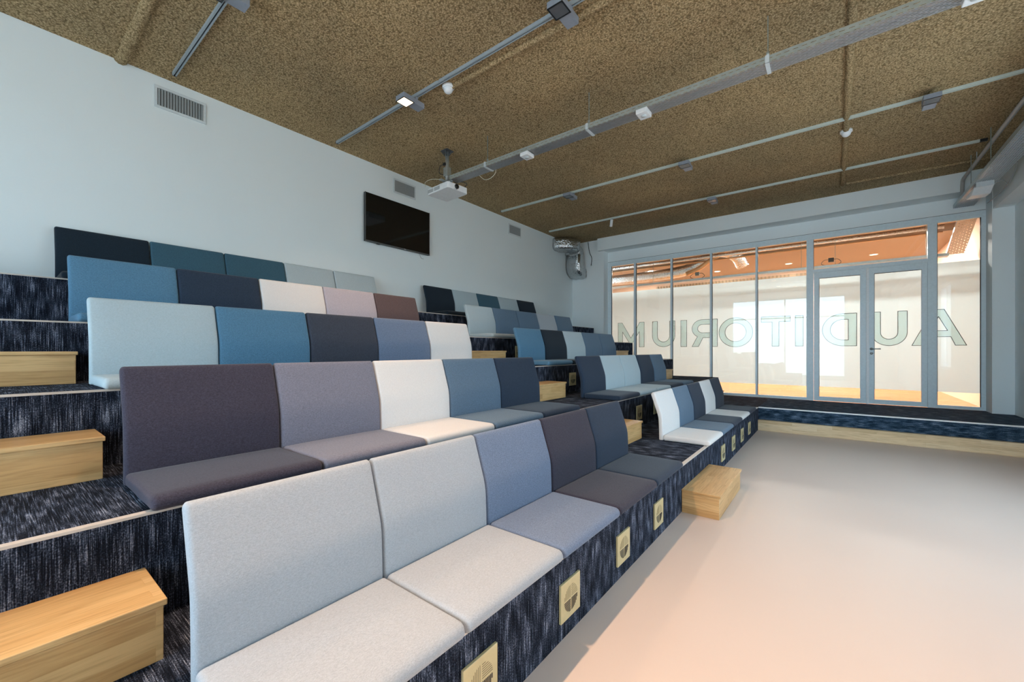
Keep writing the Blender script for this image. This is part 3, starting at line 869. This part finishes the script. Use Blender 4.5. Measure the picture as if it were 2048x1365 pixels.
# junction gadgets and cables over the corridor tray
for (x, y, z, lab) in ((-2.75, 11.33, 3.42, 'small dark junction box with looped cables above the left part of the corridor tray'),
                       (-0.02, 11.33, 3.41, 'black junction box with cables seen through the pane over the doors')):
    j = thing('junction_box', lab, 'junction box', (x, y, z), 'junction boxes on the corridor tray')
    obj('box', bbox(-0.05, 0.05, -0.04, 0.04, -0.04, 0.05, 0.006), M['black'] if x > -1 else simple('junction_grey', (0.16, 0.17, 0.16), 0.6), j)
    for s in (-1, 1):
        bm = bmesh.new(); tube(bm, smooth_path([(s*0.04, 0, 0.02), (s*0.12, -0.02, 0.01), (s*0.17, -0.02, -0.06), (s*0.10, 0, -0.11)], 6), 0.006, 6)
        obj('cable', bm, M['black'], j, True)
# corridor downlights: lit discs, each with its lamp
k = 0
DL = [(0.86, 14.4, 3.98), (-2.9, 14.4, 3.98), (-5.4, 14.2, 3.98), (-1.0, 14.4, 3.98)]
dn = ['above the door light', 'high behind the left panes', 'farthest toward the left corridor wall', 'above the middle panes']
for (x, y, z), nm in zip(DL, dn):
    d = thing('corridor_downlight', 'round recessed ceiling downlight in the corridor, %s' % nm, 'downlight', (x, y, z), 'corridor downlights')
    bm = bmesh.new(); cyl(bm, (0, 0, -0.002), (0, 0, -0.008), 0.075, 24); obj('lit_disc', bm, M['down_on'], d, True)
    bm = bmesh.new(); bmesh.ops.create_circle(bm, segments=24, radius=0.095)
    tube(bm, [(0.088*math.cos(a), 0.088*math.sin(a), -0.004) for a in [2*PI*q/24 for q in range(25)]], 0.008, 6); obj('trim_ring', bm, M['white_plastic'], d, True)
    area('downlight_beam', (0, 0, -0.02), 0.12, 0.12, P_CORR, CORR_W, parent=d)
for x in (-4.3, -0.9, 1.1):
    d = thing('corridor_spot', 'warm surface spot close behind the glazing, %s' % {-4.3: 'left one', -0.9: 'middle one', 1.1: 'right one'}[x], 'spotlight', (x, 12.2, 4.04), 'corridor spots near the glass')
    obj('housing', bbox(-0.06, 0.06, -0.06, 0.06, -0.05, 0.01, 0.006), M['white_plastic'], d)
    area('spot_beam', (0, 0, -0.06), 0.10, 0.10, P_CORR*0.6, CORR_W, parent=d)

# ------------------------------------------------------------------ wall grilles on the long wall
def wall_grille(y, lab):
    t = thing('wall_grille', lab, 'air grille', (XB, y, 4.225), 'white air grilles on the long wall')
    w2, h2, f = 0.234, 0.121, 0.028
    obj('grille_frame', bevel_all(boxes((0, 0.012, -w2, w2, h2-f, h2), (0, 0.012, -w2, w2, -h2, -h2+f), (0, 0.012, -w2, -w2+f, -h2+f, h2-f), (0, 0.012, w2-f, w2, -h2+f, h2-f)), 0.002, 1), M['grille_white'], t)
    obj('backing', boxes((0.0006, 0.002, -w2+f, w2-f, -h2+f, h2-f)), M['dark'], t)
    lv = bmesh.new(); n = 16
    for k in range(n):
        yy = -w2+f+(2*(w2-f))*(k+0.5)/n
        v = box(lv, -0.0008, 0.0008, -0.0105, 0.0105, -h2+f, h2-f)
        bmesh.ops.transform(lv, matrix=Matrix.Translation((0.0095, yy, 0)) @ Matrix.Rotation(math.radians(62-90), 4, 'Z'), verts=v)
    obj('louvers', lv, M['louver'], t)
wall_grille(1.355, 'white air grille high on the long wall, leftmost and nearest the camera')
wall_grille(4.435, 'white air grille high on the long wall just above the television')
wall_grille(7.545, 'white air grille high on the long wall, farthest, near the foil duct')

# television
tv = thing('television', 'wall-mounted black flat television on the long white wall', 'television', (XB, 4.29, 3.55))
obj('casing', bbox(0.02, 0.06, -0.648, 0.648, -0.385, 0.385, 0.004), M['black'], tv)
obj('screen', boxes((0.0602, 0.063, -0.640, 0.640, -0.366, 0.378)), M['screen'], tv)
obj('bezel', boxes((0.058, 0.066, -0.650, 0.650, -0.388, -0.366), (0.058, 0.0655, -0.650, -0.641, -0.366, 0.386), (0.058, 0.0655, 0.641, 0.650, -0.366, 0.386)), simple('tv_bezel', (0.12, 0.13, 0.13), 0.3, 0.5), tv)
obj('wall_mount', boxes((0.0, 0.022, -0.25, 0.25, -0.2, 0.2)), M['black'], tv)
obj('logo', boxes((0.066, 0.0665, 0.085, 0.125, -0.381, -0.373)), M['white_plastic'], tv)
obj('ir_window', boxes((0.03, 0.06, -0.43, -0.38, -0.396, -0.384)), M['black'], tv)
bm = bmesh.new(); tube(bm, smooth_path([(0.03, 0.44, -0.38), (0.03, 0.46, -0.42), (0.02, 0.50, -0.455), (0.03, 0.54, -0.46)], 6), 0.004, 6)
obj('cable', bm, M['cable_grey'], tv, True)

# foil-wrapped elbow duct in the far corner
fd = thing('foil_duct', 'crinkled foil duct elbow in the far corner under the ceiling', 'duct', (XB, 9.6, 4.26))
def duct_prof(bm, path, wv, hv):
    """square-cornered duct swept along path given as (centre, axis_w, axis_h)"""
    rings = []
    for c, a, b in path:
        c = Vector(c); a = Vector(a).normalized(); b = Vector(b).normalized(); ring = []
        for k in range(28):
            an = 2*PI*k/28; ca, sa = math.cos(an), math.sin(an)
            m = (abs(ca)**5+abs(sa)**5)**(-1/5)
            ring.append(bm.verts.new(c+a*ca*m*wv/2+b*sa*m*hv/2+Vector((random.uniform(-1, 1), random.uniform(-1, 1), random.uniform(-1, 1)))*0.004))
        rings.append(ring)
    for p, q in zip(rings, rings[1:]):
        for k in range(28): bm.faces.new((p[k], p[(k+1) % 28], q[(k+1) % 28], q[k]))
    bm.faces.new(rings[0]); bm.faces.new(rings[-1][::-1])
bm = bmesh.new(); path = []
n = 14
for k in range(n+1):      # quarter turn out of the long wall toward the far wall
    a = PI/2*k/n
    path.append(((XB+0.0+0.27*math.sin(a), 9.13+0.30+0.30*(1-math.cos(a)), 4.262), (math.sin(a)*1.0, -math.cos(a), 0), (0, 0, 1)))
duct_prof(bm, path, 0.50, 0.345)
obj('horizontal_bend', bm, M['foil'], fd, True, fd.location)
bm = bmesh.new(); path = []
path.append(((-5.575, 9.80, 4.20), (1, 0, 0), (0, 0, 1)))
for k in range(n+1):
    a = PI/2*k/n
    path.append(((-5.575, 9.80+0.16*math.sin(a), 4.05-0.0+0.12*math.cos(a)-0.0), (1, 0, 0), (0, math.sin(a), math.cos(a))))
path.append(((-5.575, 9.96, 3.80), (1, 0, 0), (0, 1, 0)))
for k in range(1, n+1):
    a = PI/2*k/n
    path.append(((-5.575, 10.0+0.20*(1-math.cos(a))-0.04, 3.72-0.14*math.sin(a)), (1, 0, 0), (0, math.cos(a), math.sin(a))))
path.append(((-5.575, 10.22, 3.58), (1, 0, 0), (0, 0, 1)))
duct_prof(bm, path, 0.44, 0.30)
obj('drop_bend', bm, M['foil'], fd, True, fd.location)
bm = bmesh.new(); tube(bm, smooth_path([(-5.30, 10.19, 4.43), (-5.26, 10.20, 4.15), (-5.20, 10.215, 3.98), (-5.22, 10.22, 3.78)], 6), 0.008, 6)
tag(obj('black_cable', bm, M['black'], None, True), 'thin black cable running down the pier beside the foil duct', 'cable')

# ------------------------------------------------------------------ track lighting
def track(y, x1, pale, lab, cap=False):
    t = thing('lighting_track', lab, 'track', (-5.6, y, ZC), 'lighting tracks on the ceiling')
    L = x1+5.6
    obj('rail', boxes((0, L, -0.019, -0.006, -0.034, 0), (0, L, 0.006, 0.019, -0.034, 0), (0, L, -0.006, 0.006, -0.012, 0)), M['track_pale'] if pale else M['track'], t)
    obj('slot', boxes((0, L, -0.006, 0.006, -0.016, -0.0121)), M['track_slot'], t)
    if cap: obj('end_cap', bbox(L, L+0.075, -0.022, 0.022, -0.036, 0, 0.004), M['black'], t)
    else: obj('end_cap', bbox(-0.012, 0.0, -0.020, 0.020, -0.035, 0, 0.002), M['black'], t)
    return t
track(1.25, 2.0, False, 'grey ceiling track at the upper left, nearest the camera')
track(3.10, 2.0, False, 'grey ceiling track carrying the lit lamp')
track(6.81, 2.0, True, 'pale ceiling track just beyond the perforated cable tray')
track(8.70, 1.654, True, 'pale ceiling track closest to the glazing, ending in a black cap', True)
track(-0.60, 2.0, False, 'grey ceiling track above and behind the camera')

def flood(x, y, lab, lit, power=0.0, tilt=0.0, spread=115):
    t = thing('track_lamp', lab, 'lamp', (x, y, ZC-0.034), 'square flood lamps on the ceiling tracks')
    obj('adapter', bbox(-0.05, 0.05, -0.018, 0.018, -0.035, 0.0, 0.003), M['lamp_grey'], t)
    obj('driver_box', bbox(-0.055, 0.060, -0.05, 0.105, -0.095, -0.035, 0.004), M['lamp_grey'], t)
    hd = obj('lamp_head', bbox(-0.075, 0.075, -0.205, -0.055, -0.100, -0.045, 0.004), M['lamp_grey'], t)
    obj('bezel', boxes((-0.075, 0.075, -0.205, -0.195, -0.106, -0.1005), (-0.075, 0.075, -0.065, -0.055, -0.106, -0.1005),
                       (-0.075, -0.065, -0.195, -0.065, -0.106, -0.1005), (0.065, 0.075, -0.195, -0.065, -0.106, -0.1005)), M['lamp_black'], hd)
    obj('lamp_glass', boxes((-0.065, 0.065, -0.195, -0.065, -0.103, -0.1005)), M['lamp_glass_on'] if lit else M['lamp_glass_off'], hd)
    if power > 0:
        a = area('lamp_beam', (0, -0.13, -0.11), 0.12, 0.12, power, LAMP_W, (0, -math.radians(tilt), 0), parent=t)
        a.data.spread = math.radians(spread)
    return t
flood(-3.88, 3.10, 'square flood lamp glowing warm, the only visibly lit one', True, P_LAMP_A, 8, 125)
flood(-1.815, 3.10, 'square flood lamp with dark glass, on the same track as the lit one', False)
flood(-3.89, 1.25, 'square flood lamp cut by the top edge at the upper left', False)
flood(-1.90, 1.25, 'square flood lamp out of sight above the front row', True, P_LAMP, 32, 120)
flood(-1.90, -0.60, 'square flood lamp out of sight behind the camera', True, P_LAMP*0.6, 42, 100)
flood(0.90, 6.81, 'square flood lamp on the pale track near the right side', False)
flood(-1.81, 6.81, 'square flood lamp on the pale track in the middle', False)
flood(-3.88, 6.81, 'square flood lamp on the pale track near the long wall', False)
flood(-1.82, 8.70, 'square flood lamp on the track closest to the glazing', False)
cs = thing('spot_cylinder', 'small slim spot hanging tilted from the track closest to the glazing', 'lamp', (-3.93, 8.70, ZC-0.034))
obj('adapter', bbox(-0.03, 0.03, -0.015, 0.015, -0.02, 0, 0.003), M['lamp_grey'], cs)
bm = bmesh.new(); cyl(bm, (0.0, 0, -0.01), (-0.03, 0.02, -0.16), 0.032, 18); obj('spot_body', bm, M['white_plastic'], cs, True)

# detectors
for x, y, lab in ((-3.43, 3.22, 'white dome detector on the ceiling beside the lit lamp'), (0.15, 7.21, 'white dome detector on the ceiling beyond the pale track')):
    d = thing('smoke_detector', lab, 'smoke detector', (x, y, ZC-0.03), 'ceiling detectors')
    bm = bmesh.new(); cyl(bm, (0, 0, 0.03), (0, 0, 0.0), 0.068, 28); cyl(bm, (0, 0, 0.0), (0, 0, -0.022), 0.052, 28); obj('base', bm, M['white_plastic'], d, True)
    bm = bmesh.new(); bmesh.ops.create_uvsphere(bm, u_segments=24, v_segments=12, radius=0.05, matrix=Matrix.Translation((0, 0, -0.022)) @ Matrix.Diagonal((1, 1, 0.75, 1)))
    obj('dome', bm, M['white_plastic'], d, True)

# ------------------------------------------------------------------ cable tray across the room with its hangers
ct = tray('perforated_cable_tray', 'long galvanised perforated cable tray hanging across the room', -4.51, 1.66, 4.26, 4.425, 4.0, 0.058, (M['steel_perf'], M['steel_slot'], M['steel']), 'X')
for x in (-3.80, -2.23, -0.455):
    obj('hanger_rod', boxes((x-0.004, x+0.004, 4.31, 4.318, 4.06, ZC)), M['rod'], ct, world=ct.location)
    obj('rod_nut', bbox(x-0.012, x+0.012, 4.302, 4.326, 4.10, 4.125, 0.003), M['steel'], ct, world=ct.location)
    obj('hanger_clip', boxes((x-0.016, x+0.016, 4.252, 4.257, 3.994, 4.066), (x-0.016, x+0.016, 4.252, 4.432, 3.992, 3.998), (x-0.016, x+0.016, 4.428, 4.432, 3.994, 4.066)), M['grille_white'], ct, world=ct.location)
for x, lab in ((-3.11, 'white square sensor box under the cable tray near the projector'), (-1.58, 'grey-white sensor box under the middle of the cable tray'), (0.80, 'white sensor box under the cable tray at the top edge of the picture')):
    s = thing('sensor_box', lab, 'sensor', (x, 4.30, 3.998), 'sensor boxes under the cable tray')
    obj('housing', bbox(-0.06, 0.06, -0.075, 0.075, -0.055, -0.006, 0.006), M['white_plastic'], s)
    bm = bmesh.new(); cyl(bm, (0, 0, -0.055), (0, 0, -0.062), 0.028, 20); obj('lens', bm, M['grille_white'], s, True)
bm = bmesh.new(); tube(bm, smooth_path([(-4.08, 4.43, 4.02), (-3.98, 4.45, 3.93), (-3.86, 4.45, 3.92), (-3.76, 4.44, 3.97), (-3.76, 4.43, 4.05)], 8), 0.0045, 6)
tag(obj('drooping_cable', bm, M['cable_white'], None, True), 'cream cable drooping in a loop below the cable tray', 'cable')

# projector
pj = thing('projector', 'white ceiling-hung projector at the end of the cable tray', 'projector', (-4.68, 4.38, 3.85))
pj.rotation_euler = (0, 0, math.radians(-4))
bm = boxes((-0.25, 0.25, -0.195, 0.195, 0, 0.092))
ed = [e_ for e_ in bm.edges if abs(e_.verts[0].co.z-e_.verts[1].co.z) > 0.05]
bmesh.ops.bevel(bm, geom=ed, offset=0.035, segments=5, affect='EDGES', profile=0.5)
bmesh.ops.bevel(bm, geom=[e_ for e_ in bm.edges if abs(e_.verts[0].co.z-e_.verts[1].co.z) < 0.001 and len(e_.link_faces) == 2 and abs(e_.link_faces[0].normal.dot(e_.link_faces[1].normal)) < 0.3], offset=0.006, segments=2, affect='EDGES', profile=0.5)
obj('body', bm, M['white_plastic'], pj)
bm = bmesh.new(); cyl(bm, (0.235, -0.03, 0.052), (0.262, -0.03, 0.052), 0.038, 28); obj('lens_ring', bm, M['black'], pj, True)
bm = bmesh.new(); cyl(bm, (0.262, -0.03, 0.052), (0.266, -0.03, 0.052), 0.024, 24); obj('lens', bm, M['screen'], pj, True)
lv = bmesh.new()
for x0 in (-0.235, -0.08):
    for k in range(9): box(lv, x0, x0+0.135, -0.1965, -0.195, 0.022+k*0.006, 0.025+k*0.006)
obj('vent_slits', lv, M['louver'], pj)
obj('control_strip', boxes((0.251, 0.2525, -0.085, -0.02, 0.004, 0.010)), M['louver'], pj)
obj('top_shell', bbox(-0.20, 0.20, -0.15, 0.15, 0.092, 0.118, 0.006), M['black'], pj)
pm = thing('projector_mount', 'grey steel ceiling pole holding the projector', 'mount', (-4.57, 4.27, ZC))
bm = bmesh.new(); cyl(bm, (0, 0, -0.01), (0, 0, -0.46), 0.027, 16); obj('pole', bm, M['steel'], pm, True)
obj('ceiling_plate', bbox(-0.07, 0.07, -0.07, 0.07, -0.014, 0, 0.003), simple('mount_dark', (0.10, 0.11, 0.12), 0.5, 0.5), pm)
for a in range(4):
    bm = bmesh.new(); c_, s_ = math.cos(a*PI/2+.4), math.sin(a*PI/2+.4); cyl(bm, (0.02*c_, 0.02*s_, -0.08), (0.085*c_, 0.085*s_, -0.008), 0.008, 8); obj('brace', bm, simple('brace_dark', (0.08, 0.085, 0.09), 0.5), pm, True)
obj('clamp', bbox(-0.045, 0.045, -0.04, 0.04, -0.38, -0.25, 0.006), M['steel'], pm)
obj('cradle', boxes((-0.16, 0.10, -0.02, 0.02, -0.482, -0.462), (-0.02, 0.02, -0.14, 0.20, -0.482, -0.462)), M['steel'], pm)
bm = bmesh.new(); tube(bm, smooth_path([(-0.02, -0.03, -0.20), (-0.10, -0.05, -0.22), (-0.12, -0.05, -0.31), (-0.05, -0.03, -0.36), (-0.03, 0, -0.42)], 8), 0.005, 6)
obj('black_cable', bm, M['black'], pm, True)
obj('plug', bbox(-0.045, 0.0, -0.05, -0.02, -0.225, -0.185, 0.004), M['black'], pm)
bm = bmesh.new(); tube(bm, smooth_path([(-0.06, -0.04, -0.43), (-0.22, -0.10, -0.40), (-0.33, -0.14, -0.43), (-0.33, -0.14, -0.50)], 8), 0.0045, 6)
obj('cream_cable', bm, M['cable_white'], pm, True)
bm = bmesh.new(); tube(bm, smooth_path([(0.05, 0.10, -0.46), (0.12, 0.20, -0.43), (0.17, 0.25, -0.46), (0.12, 0.24, -0.50)], 8), 0.005, 6)
obj('lens_side_cable', bm, M['black'], pm, True)

# ------------------------------------------------------------------ right-hand tray, conduit, access point
rt = tray('side_cable_tray', 'perforated cable tray running toward the glazing along the right side', 1.68, 1.925, YF+0.05, 10.49, 3.95, 0.058, (M['steel_perf_y'], M['steel_slot'], M['steel']), 'Y')
for y in (9.3, 8.3, 6.2, 4.0):
    obj('hanger_rod', boxes((1.676, 1.684, y, y+0.008, 4.0, ZC)), M['rod'], rt, world=rt.location)
cp = thing('conduit_pipe', 'grey conduit pipe bending down at the beam above the right pane', 'pipe', (1.72, 10.0, 4.3))
bm = bmesh.new(); tube(bm, [(1.725, YF+0.02, 4.30), (1.722, 4, 4.30), (1.718, 9.90, 4.30)]+smooth_path([(1.716, 9.96, 4.297), (1.715, 10.02, 4.27), (1.715, 10.045, 4.2)], 5)+[(1.715, 10.05, 4.02)], 0.025, 16)
obj('pipe', bm, M['pipe'], cp, True, cp.location)
bm = bmesh.new()
for y in (9.2, 7.2): cyl(bm, (1.72, y, 4.32), (1.72, y, ZC), 0.005, 8)
obj('pipe_hanger', bm, M['grille_white'], cp, False, cp.location)
ap = thing('access_point', 'white wedge-shaped wireless unit hanging under the right-hand cable tray', 'access point', (1.77, 9.1, 3.90))
bm = bmesh.new(); box(bm, -0.10, 0.10, -0.02, 0.42, -0.075, -0.02)
for v in bm.verts:
    if v.co.y < 0 and v.co.z < -0.05: v.co.y += 0.17; v.co.z -= 0.02
bevel_all(bm, 0.004, 2); obj('housing', bm, M['white_plastic'], ap)
obj('bracket', boxes((-0.08, 0.08, -0.03, -0.01, -0.02, 0.052), (0.08, 0.10, -0.03, 0.05, -0.02, 0.048)), M['grille_white'], ap)
bm = bmesh.new(); tube(bm, smooth_path([(2.05, 8.9, 4.10), (2.05, 9.05, 3.98), (2.04, 9.3, 3.90), (2.02, 9.7, 3.86), (2.0, 10.08, 3.86)], 8), 0.007, 8)
tag(obj('grey_cable', bm, M['cable_grey'], None, True), 'grey cable curving along the bulkhead beside the right-hand tray', 'cable')
bm = bmesh.new(); tube(bm, smooth_path([(1.88, 9.07, 3.90), (1.95, 9.1, 3.93), (2.04, 9.28, 3.905)], 6), 0.006, 8)
tag(obj('short_cable', bm, M['cable_grey'], None, True), 'short grey cable from the wireless unit to the curving cable', 'cable')
